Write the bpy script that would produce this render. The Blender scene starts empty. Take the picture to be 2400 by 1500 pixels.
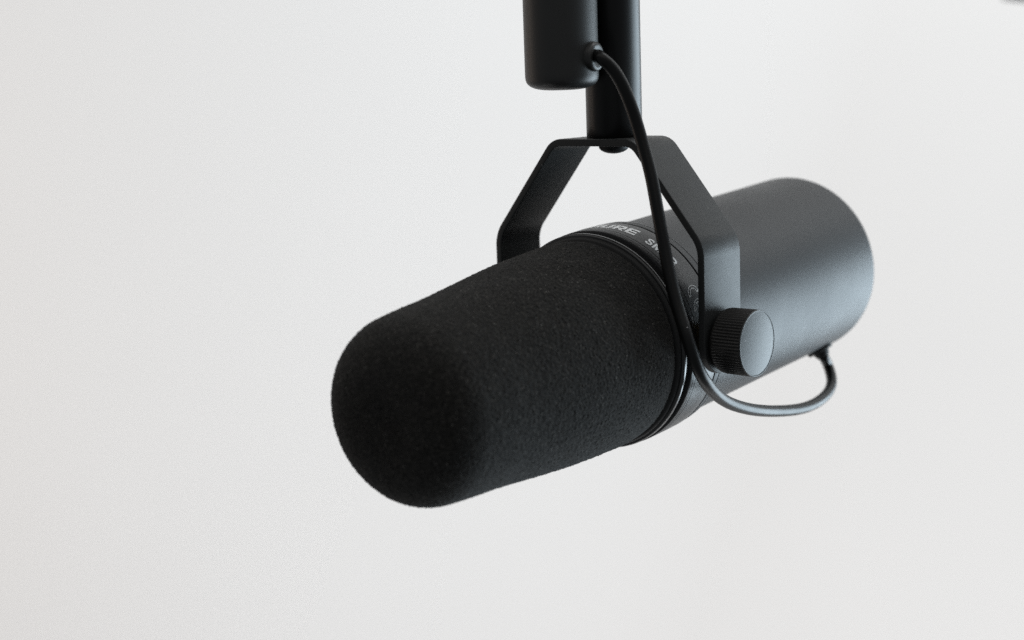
import bpy, bmesh, math, random
import numpy as np
from mathutils import Vector, Matrix

# ------------------------------------------------------------------ scene, camera, light, exposure
S = bpy.context.scene
C = S.collection
MM = 0.001                                     # lengths below are in millimetres; the frame is the yoke's own (X across, Y to the back, Z up)

cam_d = bpy.data.cameras.new('camera')
cam = bpy.data.objects.new('camera', cam_d)
C.objects.link(cam)
RIGHT = Vector((0.76703, 0.64067, -0.03474)).normalized()
DOWN = Vector((0.08146, -0.15096, -0.98518)).normalized()
FWD = Vector((-0.63642, 0.75283, -0.16798)).normalized()
CAM = Vector((261.478, -357.884, 85.189)) * MM
m = Matrix.Identity(4)
for i in range(3):
    m[i][0] = RIGHT[i]; m[i][1] = -DOWN[i]; m[i][2] = -FWD[i]; m[i][3] = CAM[i]
cam.matrix_world = m
cam_d.sensor_fit = 'HORIZONTAL'
cam_d.sensor_width = 36.0
cam_d.lens = 3453.94 / 2400 * 36
cam_d.clip_start = 0.02
cam_d.clip_end = 50
cam_d.dof.use_dof = True
cam_d.dof.focus_distance = 0.430
cam_d.dof.aperture_fstop = 8.0
cam_d.dof.aperture_blades = 9
S.camera = cam

RT = Vector((0.7675, 0.6411, 0)).normalized()  # level directions: right of, and away from, the photographer
FH = Vector((-0.6411, 0.7675, 0)).normalized()
UP = Vector((0, 0, 1))

w = bpy.data.worlds.new('World')
S.world = w
w.use_nodes = True
w.node_tree.nodes['Background'].inputs[0].default_value = (0.9, 0.95, 1.0, 1)
w.node_tree.nodes['Background'].inputs[1].default_value = 0.24

def area_light(name, pos, target, sx, sy, radiance, color, spread=180):
    l = bpy.data.lights.new(name, 'AREA')
    l.shape = 'RECTANGLE'; l.size = sx; l.size_y = sy
    l.energy = radiance * math.pi * sx * sy
    l.color = color
    l.spread = math.radians(spread)
    o = bpy.data.objects.new(name, l)
    C.objects.link(o)
    o.location = pos
    o.rotation_euler = (target - pos).to_track_quat('-Z', 'Y').to_euler()
    return o

# the window on the right of the room: cool soft daylight, level with the microphone and below it
area_light('window_light', RT * 1.60 + FH * 0.68 + UP * -0.52, Vector((0, 0, -0.05)), 1.4, 1.15, 9.8, (0.74, 0.895, 1.0))
# the pale ceiling
area_light('ceiling_light', FH * -0.2 + UP * 2.3 + RT * -0.3, FH * -0.2 + RT * -0.3, 6.0, 5.0, 0.75, (1.0, 0.975, 0.94))
# added fill lights, no real lamps, that wash the white wall, above, below and to the left of the picture
area_light('wall_fill', FH * 1.0 + UP * 2.0 + RT * 2.5, FH * 3.0 + UP * 0.0 + RT * 2.0, 4.0, 0.8, 7.9, (0.96, 0.99, 1.0))
area_light('wall_fill', FH * 1.0 + UP * -2.3 + RT * 0.9, FH * 3.0 + UP * -0.1 + RT * 0.6, 4.5, 0.8, 3.9, (1.0, 0.985, 0.97))
area_light('wall_fill', FH * 1.4 + UP * -0.3 + RT * -3.4, FH * 3.0 + UP * -0.3 + RT * -1.6, 0.9, 2.4, 3.5, (1.0, 0.78, 0.62))

S.view_settings.view_transform = 'Standard'
S.view_settings.look = 'None'
S.view_settings.exposure = 0
S.view_settings.gamma = 1
S.render.engine = 'CYCLES'
S.cycles.max_bounces = 6
S.cycles.use_denoising = False
S.cycles.sample_clamp_indirect = 4

# ------------------------------------------------------------------ materials
def mat(name, base, rough, spec=0.5, metal=0.0, grain=0.0, grain_scale=3000, tone=0.0, tone_scale=60, sheen=0.0, coat=0.0, rough_var=0.0):
    mt = bpy.data.materials.new(name)
    mt.use_nodes = True
    nt = mt.node_tree
    b = nt.nodes['Principled BSDF']
    b.inputs['Base Color'].default_value = (*base, 1)
    b.inputs['Roughness'].default_value = rough
    b.inputs['Specular IOR Level'].default_value = spec
    b.inputs['Metallic'].default_value = metal
    if sheen:
        b.inputs['Sheen Weight'].default_value = sheen
        b.inputs['Sheen Roughness'].default_value = 0.6
    if coat:
        b.inputs['Coat Weight'].default_value = coat
        b.inputs['Coat Roughness'].default_value = 0.12
    tc = nt.nodes.new('ShaderNodeTexCoord')
    if grain:
        n = nt.nodes.new('ShaderNodeTexNoise')
        n.inputs['Scale'].default_value = grain_scale
        n.inputs['Detail'].default_value = 2
        nt.links.new(tc.outputs['Object'], n.inputs['Vector'])
        bp = nt.nodes.new('ShaderNodeBump')
        bp.inputs['Strength'].default_value = 1.0
        bp.inputs['Distance'].default_value = grain
        nt.links.new(n.outputs['Fac'], bp.inputs['Height'])
        nt.links.new(bp.outputs['Normal'], b.inputs['Normal'])
    if tone:
        n2 = nt.nodes.new('ShaderNodeTexNoise')
        n2.inputs['Scale'].default_value = tone_scale
        n2.inputs['Detail'].default_value = 4
        nt.links.new(tc.outputs['Object'], n2.inputs['Vector'])
        mx = nt.nodes.new('ShaderNodeMix'); mx.data_type = 'RGBA'
        mx.inputs['A'].default_value = (*[c * (1 - tone) for c in base], 1)
        mx.inputs['B'].default_value = (*[min(1, c * (1 + tone)) for c in base], 1)
        nt.links.new(n2.outputs['Fac'], mx.inputs['Factor'])
        nt.links.new(mx.outputs['Result'], b.inputs['Base Color'])
    if rough_var:
        n3 = nt.nodes.new('ShaderNodeTexNoise')
        n3.inputs['Scale'].default_value = 45
        n3.inputs['Detail'].default_value = 5
        nt.links.new(tc.outputs['Object'], n3.inputs['Vector'])
        mr = nt.nodes.new('ShaderNodeMapRange')
        mr.inputs['From Min'].default_value = 0.3; mr.inputs['From Max'].default_value = 0.7
        mr.inputs['To Min'].default_value = rough - rough_var; mr.inputs['To Max'].default_value = rough + rough_var
        nt.links.new(n3.outputs['Fac'], mr.inputs['Value'])
        nt.links.new(mr.outputs['Result'], b.inputs['Roughness'])
    return mt

M = {}
M['coat'] = mat('satin_grey_powder_coat', (0.028, 0.030, 0.032), 0.50, 0.29, grain=0.00003, grain_scale=3500, tone=0.12, rough_var=0.03)
M['yoke'] = mat('matt_black_powder_coat', (0.013, 0.014, 0.014), 0.50, 0.25, grain=0.00005, grain_scale=3000, tone=0.15, rough_var=0.03)
M['pole'] = mat('matt_black_paint', (0.003, 0.003, 0.003), 0.38, 0.22, grain=0.00002, grain_scale=3000, tone=0.1)
M['housing'] = mat('matt_charcoal_paint', (0.012, 0.012, 0.0115), 0.45, 0.34, grain=0.00003, grain_scale=3000, tone=0.1)
M['band'] = mat('black_printed_band', (0.007, 0.007, 0.0075), 0.42, 0.34, grain=0.00002, grain_scale=4000)
M['gloss'] = mat('gloss_black_plastic', (0.006, 0.006, 0.006), 0.27, 0.5)
M['dark'] = mat('dull_black_plastic', (0.006, 0.006, 0.006), 0.6, 0.3)
M['foam'] = mat('black_open_cell_foam', (0.0145, 0.014, 0.0132), 1.0, 0.10, sheen=0.06)
def foam_cells(mt):
    # cell walls differ in tone, and glints and lint are painted in as pale specks
    nt = mt.node_tree; b = nt.nodes['Principled BSDF']
    tc = nt.nodes.new('ShaderNodeTexCoord')
    n = nt.nodes.new('ShaderNodeTexNoise'); n.inputs['Scale'].default_value = 1700; n.inputs['Detail'].default_value = 1
    nt.links.new(tc.outputs['Object'], n.inputs['Vector'])
    r1 = nt.nodes.new('ShaderNodeValToRGB')
    e = r1.color_ramp.elements
    e[0].position = 0.30; e[0].color = (0.0032, 0.0032, 0.003, 1)
    e[1].position = 0.62; e[1].color = (0.0140, 0.0132, 0.0120, 1)
    x = r1.color_ramp.elements.new(0.74); x.color = (0.041, 0.038, 0.0345, 1)
    nt.links.new(n.outputs['Fac'], r1.inputs['Fac'])
    v = nt.nodes.new('ShaderNodeTexVoronoi'); v.inputs['Scale'].default_value = 1250
    nt.links.new(tc.outputs['Object'], v.inputs['Vector'])
    lt = nt.nodes.new('ShaderNodeMath'); lt.operation = 'LESS_THAN'; lt.inputs[1].default_value = 0.22
    nt.links.new(v.outputs['Distance'], lt.inputs[0])
    sp = nt.nodes.new('ShaderNodeSeparateColor'); nt.links.new(v.outputs['Color'], sp.inputs['Color'])
    gt = nt.nodes.new('ShaderNodeMath'); gt.operation = 'GREATER_THAN'; gt.inputs[1].default_value = 0.94
    nt.links.new(sp.outputs['Red'], gt.inputs[0])
    mu = nt.nodes.new('ShaderNodeMath'); mu.operation = 'MULTIPLY'
    nt.links.new(lt.outputs[0], mu.inputs[0]); nt.links.new(gt.outputs[0], mu.inputs[1])
    mx = nt.nodes.new('ShaderNodeMix'); mx.data_type = 'RGBA'
    nt.links.new(mu.outputs[0], mx.inputs['Factor'])
    nt.links.new(r1.outputs['Color'], mx.inputs['A']); mx.inputs['B'].default_value = (0.10, 0.097, 0.09, 1)
    nt.links.new(mx.outputs['Result'], b.inputs['Base Color'])
foam_cells(M['foam'])
def dust(mt, scale, size, share, tone):
    # a few pale motes lying on the paint
    nt = mt.node_tree; b = nt.nodes['Principled BSDF']
    tc = nt.nodes.new('ShaderNodeTexCoord')
    v = nt.nodes.new('ShaderNodeTexVoronoi'); v.inputs['Scale'].default_value = scale
    nt.links.new(tc.outputs['Object'], v.inputs['Vector'])
    lt = nt.nodes.new('ShaderNodeMath'); lt.operation = 'LESS_THAN'; lt.inputs[1].default_value = size
    nt.links.new(v.outputs['Distance'], lt.inputs[0])
    sp = nt.nodes.new('ShaderNodeSeparateColor'); nt.links.new(v.outputs['Color'], sp.inputs['Color'])
    gt = nt.nodes.new('ShaderNodeMath'); gt.operation = 'GREATER_THAN'; gt.inputs[1].default_value = 1 - share
    nt.links.new(sp.outputs['Red'], gt.inputs[0])
    mu = nt.nodes.new('ShaderNodeMath'); mu.operation = 'MULTIPLY'
    nt.links.new(lt.outputs[0], mu.inputs[0]); nt.links.new(gt.outputs[0], mu.inputs[1])
    mx = nt.nodes.new('ShaderNodeMix'); mx.data_type = 'RGBA'
    nt.links.new(mu.outputs[0], mx.inputs['Factor'])
    old = b.inputs['Base Color'].links
    if old: nt.links.new(old[0].from_socket, mx.inputs['A'])
    else: mx.inputs['A'].default_value = b.inputs['Base Color'].default_value
    mx.inputs['B'].default_value = (tone, tone, tone, 1)
    nt.links.new(mx.outputs['Result'], b.inputs['Base Color'])
M['rubber'] = mat('black_cable_rubber', (0.003, 0.003, 0.003), 0.38, 0.17, grain=0.00001, grain_scale=2500, rough_var=0.04)
M['knob'] = mat('black_knurled_plastic', (0.008, 0.0075, 0.007), 0.5, 0.35, grain=0.00002, grain_scale=4000)
M['cap'] = mat('satin_dark_cap', (0.020, 0.022, 0.023), 0.44, 0.25, grain=0.00003, grain_scale=4000)
M['brass'] = mat('dull_brass', (0.35, 0.26, 0.10), 0.4, 0.5, metal=1.0)
M['metal'] = mat('lip_highlight_metal', (0.55, 0.56, 0.57), 0.35, 0.5, metal=1.0)  # pale metal that stands in for the highlight along the body lip
M['print'] = mat('pale_grey_print', (0.80, 0.81, 0.81), 0.5, 0.3)
M['wall'] = mat('white_wall_paint', (0.80, 0.795, 0.79), 0.9, 0.2, grain=0.0008, grain_scale=120, tone=0.01, tone_scale=3)
M['panel'] = mat('dark_lacquer', (0.02, 0.018, 0.022), 0.5, 0.4)

dust(M['yoke'], 480, 0.075, 0.08, 0.22)
dust(M['coat'], 300, 0.07, 0.07, 0.35)
dust(M['cap'], 420, 0.07, 0.06, 0.2)
dust(M['rubber'], 420, 0.09, 0.06, 0.3)
dust(M['housing'], 380, 0.08, 0.06, 0.3)

# ------------------------------------------------------------------ mesh helpers
def link(name, verts, faces, material, parent=None, smooth=True, sharp=None):
    me = bpy.data.meshes.new(name)
    me.from_pydata([tuple(v) for v in verts], [], faces)
    me.update()
    bm = bmesh.new(); bm.from_mesh(me)
    bmesh.ops.recalc_face_normals(bm, faces=bm.faces)
    bm.to_mesh(me); bm.free()
    if smooth:
        me.polygons.foreach_set('use_smooth', [True] * len(me.polygons))
        if sharp:
            me.set_sharp_from_angle(angle=math.radians(sharp))
    me.materials.append(material)
    o = bpy.data.objects.new(name, me)
    C.objects.link(o)
    if parent: o.parent = parent
    return o

def thing(name, label, cat, loc=(0, 0, 0)):
    o = bpy.data.objects.new(name, None)
    o.empty_display_size = 0.02
    C.objects.link(o)
    o.location = loc
    o['label'] = label; o['category'] = cat
    return o

def frame_for(axis):
    axis = Vector(axis).normalized()
    a = Vector((1, 0, 0)) if abs(axis.x) < 0.9 else Vector((0, 0, 1))
    e1 = (a - axis * a.dot(axis)).normalized()
    return e1, axis.cross(e1).normalized(), axis

def lathe(profile, origin, axis, n=128, rmod=None):
    """profile: (t, r) along axis in mm; both ends may close on the axis."""
    e1, e2, u = frame_for(axis)
    o = Vector(origin)
    V, F, rings = [], [], []
    for (t, r) in profile:
        if r < 1e-6:
            V.append((o + u * t) * MM); rings.append([len(V) - 1])
        else:
            ring = []
            for k in range(n):
                a = 2 * math.pi * k / n
                rr = r + (rmod(t, r, a) if rmod else 0)
                V.append((o + u * t + (e1 * math.cos(a) + e2 * math.sin(a)) * rr) * MM)
                ring.append(len(V) - 1)
            rings.append(ring)
    for A, B in zip(rings[:-1], rings[1:]):
        if len(A) == 1 and len(B) == 1: continue
        for k in range(n):
            k2 = (k + 1) % n
            if len(A) == 1: F.append((A[0], B[k], B[k2]))
            elif len(B) == 1: F.append((A[k], A[k2], B[0]))
            else: F.append((A[k], A[k2], B[k2], B[k]))
    return V, F

def arc(cx, cy, r, a0, a1, n=6):
    return [(cx + r * math.cos(math.radians(a0 + (a1 - a0) * i / n)), cy + r * math.sin(math.radians(a0 + (a1 - a0) * i / n))) for i in range(n + 1)]

def tube(pts, r, n=24):
    """round tube along points (mm), ends closed."""
    V, F = [], []
    P = [Vector(p) for p in pts]
    prev = None
    for i, p in enumerate(P):
        d = (P[min(i + 1, len(P) - 1)] - P[max(i - 1, 0)]).normalized()
        if prev is None:
            e1 = frame_for(d)[0]
        else:
            e1 = (prev - d * prev.dot(d)).normalized()
        prev = e1
        e2 = d.cross(e1)
        for k in range(n):
            a = 2 * math.pi * k / n
            V.append((p + (e1 * math.cos(a) + e2 * math.sin(a)) * r) * MM)
    for i in range(len(P) - 1):
        for k in range(n):
            k2 = (k + 1) % n
            F.append((i * n + k, i * n + k2, (i + 1) * n + k2, (i + 1) * n + k))
    F.append(tuple(range(n - 1, -1, -1)))
    F.append(tuple((len(P) - 1) * n + k for k in range(n)))
    return V, F

def catmull(pts, sub=10):
    P = [Vector(p) for p in pts]
    P = [P[0] * 2 - P[1]] + P + [P[-1] * 2 - P[-2]]
    out = []
    for i in range(1, len(P) - 2):
        p0, p1, p2, p3 = P[i - 1:i + 3]
        for k in range(sub):
            t = k / sub
            out.append(0.5 * ((2 * p1) + (p2 - p0) * t + (2 * p0 - 5 * p1 + 4 * p2 - p3) * t * t + (3 * p1 - p0 - 3 * p2 + p3) * t ** 3))
    out.append(P[-2])
    return out

# ------------------------------------------------------------------ the setting: a white wall behind
WALL = 3.0
wc = FH * WALL
verts = []
for dz in (0, 0.1):
    for (a, b) in ((-5, -4), (5, -4), (5, 4), (-5, 4)):
        verts.append(wc + FH * dz + RT * a + UP * b)
wall = link('wall', verts, [(0, 1, 2, 3), (4, 5, 6, 7), (0, 1, 5, 4), (1, 2, 6, 5), (2, 3, 7, 6), (3, 0, 4, 7)], M['wall'], smooth=False)
wall['kind'] = 'structure'

# ------------------------------------------------------------------ the microphone
BETA = 0.0706
U = Vector((0, math.cos(BETA), math.sin(BETA)))          # along the microphone, towards its back end
A0 = Vector((0, 0.9, 4.71))
TOPDIR = Vector((1, 0, 0)).cross(U)                      # up, square to the axis
PZ = 6.1                                                 # height of the pivot
HW, Z1, HW2, Z2, DEPTH, TH = 38.34, 34.54, 14.96, 64.04, 19.5, 2.15

mic = thing('studio_microphone', 'dark grey studio microphone with black foam front hanging in a black yoke', 'microphone')

# body: long satin tube with a softly rounded back end
prof = [(8.6, 0.0), (8.6, 31.2), (8.75, 31.5), (9.2, 31.55), (12, 31.5), (60, 31.45)]
prof += [(107.5 + y, 27.0 + x) for (x, y) in arc(0, 0, 4.5, 0, 90, 8)]
prof += [(112.0, 26.0), (112.0, 0.0)]
body = link('body', *lathe(prof, A0, U, 160), M['coat'], mic, sharp=50)
link('rear_plate', *lathe([(112.02, 0), (112.02, 20), (112.5, 19.7), (112.5, 0)], A0, U, 96), M['dark'], mic, sharp=30)

# front collar: spacer ring with an added bright ring as its lip highlight, dark groove, printed band, black groove, shiny bead
prof = [(8.55, 0), (8.55, 32.2), (8.52, 32.72), (8.4, 32.86), (8.3, 32.8), (8.3, 0)]
link('lip_highlight_ring', *lathe(prof, A0, U, 160), M['metal'], mic, sharp=50)
prof = [(8.27, 0), (8.27, 32.5), (8.15, 32.72), (5.5, 33.0), (5.3, 32.95), (5.2, 32.7), (5.2, 0)]
link('spacer_ring', *lathe(prof, A0, U, 160), M['coat'], mic, sharp=35)
prof = [(5.15, 0), (5.15, 31.9), (4.55, 31.9), (4.55, 0)]
link('groove_ring', *lathe(prof, A0, U, 160), M['dark'], mic, sharp=35)
prof = [(4.5, 0), (4.5, 32.8), (4.4, 33.02), (4.2, 33.08), (0, 33.12), (-5.95, 33.12), (-6.0, 33.0), (-6.2, 33.0), (-6.25, 33.12), (-7.3, 33.1), (-7.33, 33.0), (-7.5, 33.0), (-7.53, 33.1), (-8.5, 33.07), (-8.7, 33.0), (-8.85, 32.7), (-8.85, 0)]
band = link('collar_band', *lathe(prof, A0, U, 192), M['band'], mic, sharp=35)
prof = [(-8.9, 0), (-8.9, 31.9), (-11.4, 31.9), (-11.4, 0)]
link('black_groove', *lathe(prof, A0, U, 192), M['dark'], mic, sharp=35)
prof = [(-11.45, 0), (-11.45, 32.45), (-11.55, 32.72), (-11.75, 32.82), (-12.3, 32.84), (-12.9, 32.7), (-13.1, 32.5), (-13.15, 32.1), (-13.15, 0)]
link('front_bead', *lathe(prof, A0, U, 192), M['gloss'], mic, sharp=50)
prof = [(-13.2, 0), (-13.2, 32.0), (-13.9, 31.8), (-14.3, 31.3), (-14.3, 0)]
link('foam_seat', *lathe(prof, A0, U, 192), M['dark'], mic, sharp=40)

# foam windscreen: a fine open-cell skin, every grain of it real relief
def foam_profile():
    key = [(-13.6, 28.0), (-13.9, 29.8), (-15.0, 30.8), (-17.5, 31.3), (-23, 31.4), (-33, 31.0), (-43, 30.4), (-52, 29.55), (-62, 28.42), (-72, 27.35), (-80, 26.8), (-87, 26.25)]
    P = [(p.x, p.y) for p in catmull([(a, b, 0) for a, b in key], 24)]
    rf, te, re = 15.5, -104.0, 26.0
    a = np.linspace(0, np.pi / 2, 90)
    P += [(te + rf - rf * math.sin(x) - 0.0, re - rf + rf * math.cos(x)) for x in a[2:]]
    P += [(te - 0.25 * (1 - (r / 10.6) ** 2), r) for r in np.linspace(10.5, 0.35, 30)]
    d = np.concatenate([[0], np.cumsum([math.dist(p, q) for p, q in zip(P[:-1], P[1:])])])
    s = np.arange(0, d[-1], 0.27)
    P = np.array(P)
    return np.stack([np.interp(s, d, P[:, 0]), np.interp(s, d, P[:, 1])], 1)
def build_foam():
    pr = foam_profile()
    n = 720
    rng = np.random.default_rng(7)
    m_ = len(pr)
    w0 = rng.standard_normal((m_, n))
    def blur(a, k):
        for _ in range(k):
            a = (np.roll(a, 1, 0) + np.roll(a, -1, 0) + np.roll(a, 1, 1) + np.roll(a, -1, 1) + 2 * a) / 6
        return a / a.std()
    w1 = blur(w0.copy(), 1); w2 = blur(rng.standard_normal((m_, n)), 3); w3 = blur(rng.standard_normal((m_, n)), 260)
    disp = 0.065 * w0 + 0.03 * w1 - 0.04 * np.maximum(w2 - 0.8, 0) + 0.02 * w3
    disp += np.where(rng.random((m_, n)) > 0.9985, 0.30, 0)
    tang = np.gradient(pr, axis=0); tang /= np.linalg.norm(tang, axis=1, keepdims=True)
    nrm = np.stack([tang[:, 1], -tang[:, 0]], 1)                # outward in (t, r)
    if nrm[40, 1] < 0: nrm = -nrm
    fade = np.clip(pr[:, 1] / 6.0, 0, 1)[:, None]
    disp = disp * fade
    T = pr[:, 0][:, None] + nrm[:, 0][:, None] * disp
    Rr = np.maximum(pr[:, 1][:, None] + nrm[:, 1][:, None] * disp, 0.05)
    ang = np.linspace(0, 2 * np.pi, n, endpoint=False)[None, :]
    e1 = np.array((1.0, 0, 0)); e2 = np.array(TOPDIR); u = np.array(U); o = np.array(A0)
    X = (o + T[..., None] * u + Rr[..., None] * (np.cos(ang)[..., None] * e1 + np.sin(ang)[..., None] * e2)) * MM
    V = X.reshape(-1, 3)
    idx = np.arange(m_ * n).reshape(m_, n)
    a = idx[:-1]; b = np.roll(idx, -1, 1)[:-1]; c = np.roll(idx, -1, 1)[1:]; d = idx[1:]
    F = np.stack([a, d, c, b], -1).reshape(-1, 4)
    me = bpy.data.meshes.new('foam_windscreen')
    tip = len(V)
    V = np.vstack([V, (o + u * (pr[-1, 0])) * MM])
    last = idx[-1]
    tri = [(int(last[k]), tip, int(last[(k + 1) % n])) for k in range(n)]
    me.vertices.add(len(V)); me.vertices.foreach_set('co', V.ravel())
    nl = F.size + 3 * n
    me.loops.add(nl)
    me.loops.foreach_set('vertex_index', np.concatenate([F.ravel(), np.array(tri).ravel()]))
    me.polygons.add(len(F) + n)
    me.polygons.foreach_set('loop_start', np.concatenate([np.arange(len(F)) * 4, F.size + np.arange(n) * 3]))
    me.update(calc_edges=True)
    me.polygons.foreach_set('use_smooth', [True] * len(me.polygons))
    me.materials.append(M['foam'])
    ob = bpy.data.objects.new('foam_windscreen', me)
    C.objects.link(ob); ob.parent = mic
    return ob
build_foam()

# printed marks on the collar: (arc position, height) in mm wrapped onto the band
RBAND = 33.12
def on_band(s, h):
    a = s / RBAND
    return (A0 + U * h + (Vector((1, 0, 0)) * math.sin(a) + TOPDIR * math.cos(a)) * (RBAND + 0.05)) * MM
def print_mark(name, polys, parent):
    """polys: outlines (with optional holes) drawn flat, then wrapped round the collar."""
    cu = bpy.data.curves.new(name, 'CURVE')
    cu.dimensions = '2D'; cu.fill_mode = 'BOTH'
    for pl in polys:
        sp = cu.splines.new('POLY')
        sp.points.add(len(pl) - 1)
        for q, (x, y) in zip(sp.points, pl): q.co = (x, y, 0, 1)
        sp.use_cyclic_u = True
    tmp = bpy.data.objects.new(name, cu)
    C.objects.link(tmp)
    me = bpy.data.meshes.new_from_object(tmp.evaluated_get(bpy.context.evaluated_depsgraph_get()))
    bpy.data.objects.remove(tmp); bpy.data.curves.remove(cu)
    bm = bmesh.new(); bm.from_mesh(me)
    bmesh.ops.triangulate(bm, faces=bm.faces)
    for x in np.arange(-16, 60, 0.5):
        bmesh.ops.bisect_plane(bm, geom=bm.verts[:] + bm.edges[:] + bm.faces[:], plane_co=(x, 0, 0), plane_no=(1, 0, 0))
    for v in bm.verts: v.co = on_band(v.co.x, v.co.y)
    bmesh.ops.recalc_face_normals(bm, faces=bm.faces)
    bm.to_mesh(me); bm.free()
    me.materials.clear(); me.materials.append(M['print'])
    ob = bpy.data.objects.new(name, me)
    C.objects.link(ob); ob.parent = parent
    return ob
def place(polys, s, h, wd, ht, slant=0.0):
    return [[(s + x * wd + slant * y * ht, h + y * ht) for (x, y) in pl] for pl in polys]
G = {}
G['S'] = [[(0, 0), (.82, 0), (1, .12), (1, .48), (.85, .60), (.30, .60), (.30, .78), (1, .78), (1, 1), (.16, 1), (0, .88), (0, .52), (.15, .40), (.70, .40), (.70, .22), (0, .22)]]
G['H'] = [[(0, 0), (.30, 0), (.30, .39), (.70, .39), (.70, 0), (1, 0), (1, 1), (.70, 1), (.70, .61), (.30, .61), (.30, 1), (0, 1)]]
G['U'] = [[(.16, 0), (.84, 0), (1, .14), (1, 1), (.70, 1), (.70, .22), (.30, .22), (.30, 1), (0, 1), (0, .14)]]
G['R'] = [[(0, 0), (.30, 0), (.30, .32), (.42, .32), (.68, 0), (1.04, 0), (.74, .34), (.86, .36), (1, .48), (1, .86), (.86, 1), (0, 1)], [(.30, .54), (.30, .80), (.70, .80), (.70, .54)]]
G['E'] = [[(0, 0), (1, 0), (1, .20), (.30, .20), (.30, .40), (.92, .40), (.92, .60), (.30, .60), (.30, .80), (1, .80), (1, 1), (0, 1)]]
G['s'] = [[(x, y) for (x, y) in (
    (.0, .30), (.02, .17), (.12, .06), (.28, 0), (.60, 0), (.82, .06), (.95, .17), (.97, .33), (.90, .46), (.74, .54), (.42, .62), (.31, .68), (.31, .77), (.40, .83), (.58, .83), (.66, .78), (.69, .70),
    (.94, .70), (.90, .85), (.78, .95), (.60, 1.0), (.34, 1.0), (.16, .94), (.06, .83), (.05, .66), (.14, .54), (.30, .46), (.62, .38), (.71, .32), (.70, .22), (.60, .17), (.40, .17), (.29, .22), (.26, .30))]]
G['M'] = [[(0, 0), (.22, 0), (.22, .66), (.42, 0), (.58, 0), (.78, .66), (.78, 0), (1, 0), (1, 1), (.70, 1), (.50, .36), (.30, 1), (0, 1)]]
G['7'] = [[(.14, 0), (.44, 0), (1, .84), (1, 1), (0, 1), (0, .80), (.66, .80)]]
G['B'] = [[(0, 0), (.72, 0), (.94, .10), (1, .28), (.92, .45), (.78, .52), (.92, .62), (.94, .80), (.84, .94), (.66, 1), (0, 1)], [(.28, .18), (.28, .42), (.62, .42), (.71, .36), (.71, .24), (.62, .18)], [(.28, .60), (.28, .82), (.58, .82), (.66, .76), (.66, .66), (.58, .60)]]
deg = RBAND * math.pi / 180
SL = -0.16
logo = []
for ch, a in zip('SHURE', (-17.6, -10.1, -2.5, 5.2, 12.9)):
    logo += place(G[ch], a * deg, -3.5, 3.85, 4.6, SL)
print_mark('logo_lettering', logo, band)
model = []
for ch, a, wd in (('s', 26.6, 2.4), ('M', 31.5, 3.2), ('7', 37.6, 2.3), ('B', 42.7, 2.5)):
    model += place(G[ch], a * deg, -3.9, wd, 3.9, SL)
print_mark('model_lettering', model, band)
def stroke(line, wd=0.16):
    """thin closed ribbon along a polyline"""
    L = [Vector((x, y)) for x, y in line]
    a, b = [], []
    for i, p in enumerate(L):
        d = (L[min(i + 1, len(L) - 1)] - L[max(i - 1, 0)]).normalized()
        nn = Vector((-d.y, d.x)) * wd / 2
        a.append(tuple(p + nn)); b.append(tuple(p - nn))
    return a + b[::-1]
ce = []
CY = -1.7
for cx in (64.0 * deg, 71.4 * deg):
    outer = arc(cx, CY, 2.65, 92, 268, 24)
    inner = arc(cx, CY, 1.8, 268, 92, 24)
    ce.append(stroke(outer + inner + [outer[0]]))
cx = 71.4 * deg
ce.append(stroke([(cx - 1.55, CY + 0.4), (cx + 0.2, CY + 0.4), (cx + 0.2, CY - 0.4), (cx - 1.55, CY - 0.4)]))
ce = [[(x + SL * 1.0 * (y - CY), y) for x, y in pl] for pl in ce]
ce.append(stroke([(74.1 * deg, -6.7), (77.3 * deg, -6.7)]))
print_mark('conformity_mark', ce, band)

# ------------------------------------------------------------------ the yoke
def offset_contour(off):
    s = Vector((HW2 - HW, Z2 - Z1)).normalized()
    nn = Vector((-s.y, s.x))
    if nn.x > 0: nn = -nn
    p = Vector((HW, Z1)) + nn * off
    x = HW - off; za = p.y + (x - p.x) / s.x * s.y
    zt = Z2 - off; xa = p.x + (zt - p.y) / s.y * s.x
    return x, za, xa, zt
def fillet(points, radii, n=10):
    out = [Vector(points[0])]
    for i in range(1, len(points) - 1):
        a, b, c = (Vector(points[j]) for j in (i - 1, i, i + 1))
        d1 = (a - b).normalized(); d2 = (c - b).normalized()
        th = d1.angle(d2); T = radii[i - 1] / math.tan(th / 2)
        p1 = b + d1 * T; p2 = b + d2 * T
        cen = b + (d1 + d2).normalized() * (radii[i - 1] / math.sin(th / 2))
        for k in range(n + 1):
            t = k / n
            v = (p1 - cen).lerp(p2 - cen, t).normalized() * radii[i - 1]
            # even angular steps are close enough for these short bends
            out.append(cen + v)
    out.append(Vector(points[-1]))
    return out
x, za, xa, zt = offset_contour(TH / 2)
zend = PZ - DEPTH / 2
pathpts = fillet([(-x, PZ), (-x, za), (-xa, zt), (xa, zt), (x, za), (x, PZ)], [10, 6, 6, 10])
half = []
for i, p in enumerate(pathpts): half.append(DEPTH / 2)
low = []
for k in range(1, 13):                                   # rounded leg ends about the pivot
    q = math.pi / 2 * k / 12
    low.append((PZ - DEPTH / 2 * math.sin(q), max(DEPTH / 2 * math.cos(q), 0.5)))
full = [Vector((-x, z)) for z, h in low[::-1]] + pathpts + [Vector((x, z)) for z, h in low]
halfs = [h for z, h in low[::-1]] + half + [h for z, h in low]
V, F = [], []
bev = 0.3
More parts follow.
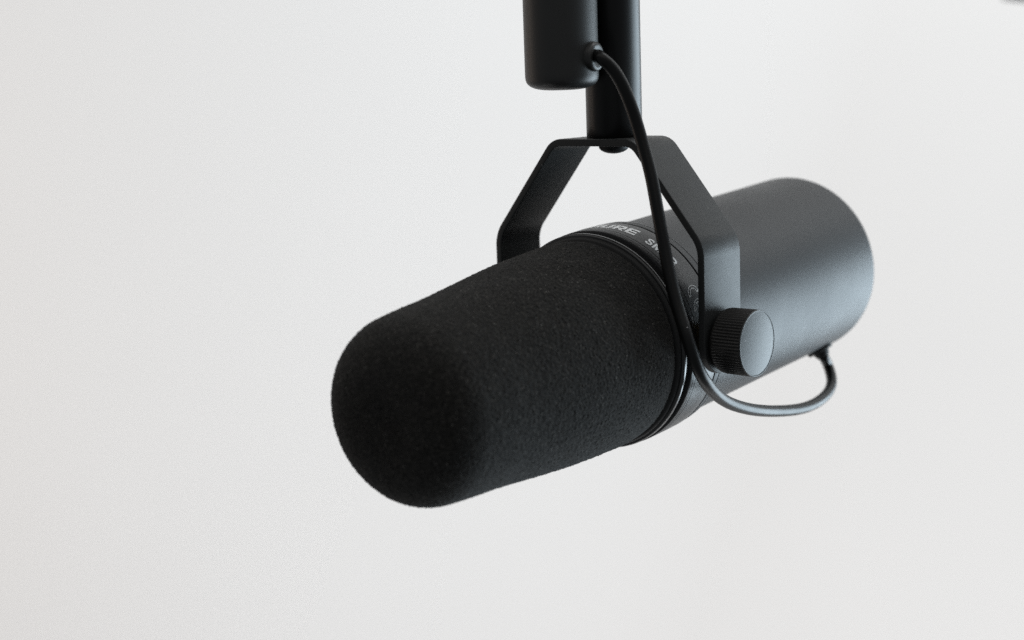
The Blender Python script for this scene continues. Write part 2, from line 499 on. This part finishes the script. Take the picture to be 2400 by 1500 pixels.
for i, (p, h) in enumerate(zip(full, halfs)):
    d = (full[min(i + 1, len(full) - 1)] - full[max(i - 1, 0)]).normalized()
    nn = Vector((-d.y, d.x))
    t2 = TH / 2
    b_ = min(bev, h * 0.8)
    sec = []
    for (cy, ct, a0, a1) in ((h - b_, t2 - b_, 0, 90), (-(h - b_), t2 - b_, 90, 180), (-(h - b_), -(t2 - b_), 180, 270), (h - b_, -(t2 - b_), 270, 360)):
        sec += arc(cy, ct, b_, a0, a1, 3)
    for (yy, tt) in sec:
        q = p + nn * tt
        V.append(Vector((q.x, yy, q.y)) * MM)
ns = 16
for i in range(len(full) - 1):
    for k in range(ns):
        k2 = (k + 1) % ns
        F.append((i * ns + k, i * ns + k2, (i + 1) * ns + k2, (i + 1) * ns + k))
F.append(tuple(range(ns))); F.append(tuple((len(full) - 1) * ns + k for k in range(ns)))
yoke = link('yoke', V, F, M['yoke'], mic, sharp=40)
# screw head under the top of the yoke
prof = [(-0.02, 0), (-0.02, 4.5)] + [(-0.5 - 2.2 * math.sin(a), 4.5 * math.cos(a)) for a in np.radians([8, 20, 35, 50, 65, 78])] + [(-2.7, 0.0)]
link('screw_head', *lathe(prof, (0.9, 0.2, Z2 - TH), (0, 0, 1), 48), M['dark'], yoke, sharp=50)

# clamping knobs with knurled sides, one on each leg, and the brass washers inside
def knob(sx):
    NR = 64
    def kn(t, r, a):
        k = min(1, max(0, (t - 40.0) / 1.0)) * min(1, max(0, (49.2 - t) / 0.08))
        return -0.28 * k * (0.5 + 0.5 * math.cos(NR * a)) ** 1.3
    prof = [(HW + 0.03, 0), (HW + 0.03, 7.4), (38.9, 8.3), (39.4, 9.0), (40.1, 9.4), (41.0, 9.55), (44, 9.57), (48.7, 9.6), (49.12, 9.6), (49.2, 9.4), (49.2, 0)]
    Vk, Fk = lathe([(sx * t, r) for t, r in prof], (0, 0, PZ), (1, 0, 0), NR * 8, lambda t, r, a: kn(abs(t), r, a))
    kb = link('knob', Vk, Fk, M['knob'], mic, sharp=35)
    prof = [(49.22, 0), (49.22, 9.42), (49.3, 9.58), (49.52, 9.58), (49.68, 9.48), (49.72, 9.34), (49.66, 9.2), (49.60, 9.1)] + [(49.60 + 0.75 * (1 - (r / 9.1) ** 2), r) for r in (8.5, 7.5, 6, 4.5, 3, 1.5)] + [(50.35, 0)]
    link('knob_cap', *lathe([(sx * t, r) for t, r in prof], (0, 0, PZ), (1, 0, 0), 96), M['cap'], kb, sharp=40)
    prof = [(32.0, 0), (32.0, 4.6), (34.2, 4.6), (34.2, 6.3), (HW - TH - 0.03, 6.3), (HW - TH - 0.03, 0)]
    link('washer', *lathe([(sx * t, r) for t, r in prof], (0, 0, PZ), (1, 0, 0), 64), M['brass'], mic, sharp=35)
knob(1); knob(-1)

# ------------------------------------------------------------------ the arm that carries it
arm = thing('boom_arm', 'two upright matt black tubes of a microphone arm above the yoke', 'boom arm', (0, 0, 0))
POLE = (0.9, 0.66)
prof = [(Z2 + 0.02, 0), (Z2 + 0.02, 8.1), (Z2 + 0.35, 8.3), (230, 8.3), (230, 0)]
link('pole', *lathe(prof, (*POLE, 0), (0, 0, 1), 96), M['pole'], arm, sharp=40)
HX, HY, HR = -2.98, -19.0, 10.62
zb = 79.3
prof = [(zb + 4.2 - 4.9 * math.sin(a) ** 0.62, HR * math.cos(a) ** 0.62) for a in np.radians([89.999, 88, 85, 80, 74, 67, 60, 52, 44, 36, 28, 20, 13, 7, 3])]
prof = [(prof[0][0], 0)] + prof[1:] + [(zb + 4.2, HR), (200, HR), (200, 0)]
housing = link('tube', *lathe(prof, (HX, HY, 0), (0, 0, 1), 128), M['housing'], arm, sharp=40)
# clamp that ties the two tubes together above the picture
cv, cf = [], []
bm = bmesh.new()
r_ = bmesh.ops.create_cube(bm, size=1)
bmesh.ops.scale(bm, vec=Vector((24, 40, 26)) * MM, verts=bm.verts)
bmesh.ops.bevel(bm, geom=bm.edges[:], offset=4 * MM, segments=4, affect='EDGES')
bmesh.ops.translate(bm, vec=Vector((-1.2, -9.3, 190)) * MM, verts=bm.verts)
me = bpy.data.meshes.new('clamp'); bm.to_mesh(me); bm.free(); me.materials.append(M['housing'])
ob = bpy.data.objects.new('clamp', me); C.objects.link(ob); ob.parent = arm

# grommet where the cable leaves the tube
gdir = (RIGHT * 0.84 - FWD * 0.54); gdir.z = 0; gdir.normalize()
g0 = Vector((HX, HY, 0)) + gdir * (HR - 0.8)
g0.z = 87.76
prof = [(-1, 0), (-1, 4.2), (1.2, 4.2), (1.75, 4.05), (2.1, 3.6), (2.2, 3.0), (1.9, 2.2), (1.8, 0)]
link('grommet', *lathe(prof, g0, gdir, 64), M['housing'], arm, sharp=45)

# ------------------------------------------------------------------ the cable
start = g0 + gdir * 0.6
course = [start, g0 + gdir * 2.6 + Vector((0, 0, 0.25)), Vector((11.74, -20.55, 87.52)),
          Vector((13.30, -18.32, 85.67)), Vector((15.52, -16.64, 81.79)), Vector((17.22, -15.11, 76.25)), Vector((18.70, -14.27, 71.44)), Vector((20.05, -13.67, 66.03)),
          Vector((23.15, -14.21, 57.82)), Vector((25.34, -15.06, 51.70)), Vector((27.45, -16.28, 44.20)), Vector((30.13, -17.32, 35.31)), Vector((32.12, -18.36, 29.06)), Vector((34.19, -19.30, 22.95)),
          Vector((36.50, -19.96, 17.21)), Vector((38.27, -20.60, 13.61)), Vector((40.27, -21.21, 9.21)), Vector((41.85, -19.93, 3.01)), Vector((41.62, -16.00, -2.33)), Vector((40.42, -8.88, -7.50)),
          Vector((38.87, -1.69, -11.08)), Vector((37.14, 6.69, -14.61)), Vector((35.01, 19.86, -18.94)), Vector((33.03, 33.35, -22.45)), Vector((31.28, 49.70, -25.85)), Vector((29.66, 63.78, -28.03)),
          Vector((27.47, 77.71, -28.75)), Vector((24.96, 89.05, -27.98)), Vector((22.33, 96.48, -26.37)), Vector((19.26, 101.05, -24.04)), Vector((15.72, 105.21, -21.77)), Vector((12.99, 106.22, -18.81))]
t_end, a_end = 96.0, math.radians(149)
nrm_end = Vector((1, 0, 0)) * math.sin(a_end) + TOPDIR * math.cos(a_end)
base_end = A0 + U * t_end + nrm_end * 31.2
course = course[:-1] + [base_end + nrm_end * 4.5, base_end + nrm_end * 2.0, base_end]
cable = thing('microphone_cable', 'thin black rubber cable looping from the arm down to the microphone underside', 'cable')
line = catmull(course, 10)
for _ in range(60):
    line = [line[0]] + [line[i] * 0.5 + (line[i - 1] + line[i + 1]) * 0.25 for i in range(1, len(line) - 1)] + [line[-1]]
link('cable', *tube(line, 1.82, 28), M['rubber'], cable, sharp=60)
prof = [(0, 0), (0, 4.6), (0.9, 4.6), (1.3, 4.3), (1.4, 2.9), (2.6, 2.5), (3.3, 2.1), (3.4, 1.75), (3.4, 0)]
link('strain_relief', *lathe(prof, base_end, nrm_end, 48), M['dark'], cable, sharp=40)

# ------------------------------------------------------------------ something dark hanging into the corner, far out of focus
pc = Vector((-0.2322, 0.9648, 0.1443))
bm = bmesh.new()
bmesh.ops.create_cube(bm, size=1)
bmesh.ops.scale(bm, vec=Vector((0.075, 0.03, 0.035)), verts=bm.verts)
bmesh.ops.bevel(bm, geom=bm.edges[:], offset=0.008, segments=4, affect='EDGES')
me = bpy.data.meshes.new('dark_panel'); bm.to_mesh(me); bm.free(); me.materials.append(M['panel'])
ob = bpy.data.objects.new('dark_panel', me); C.objects.link(ob)
ob.location = pc
ob.rotation_euler = (0, math.radians(8), math.atan2(RT.y, RT.x))
ob['label'] = 'blurred dark object cut off by the top right corner'
ob['category'] = 'panel'
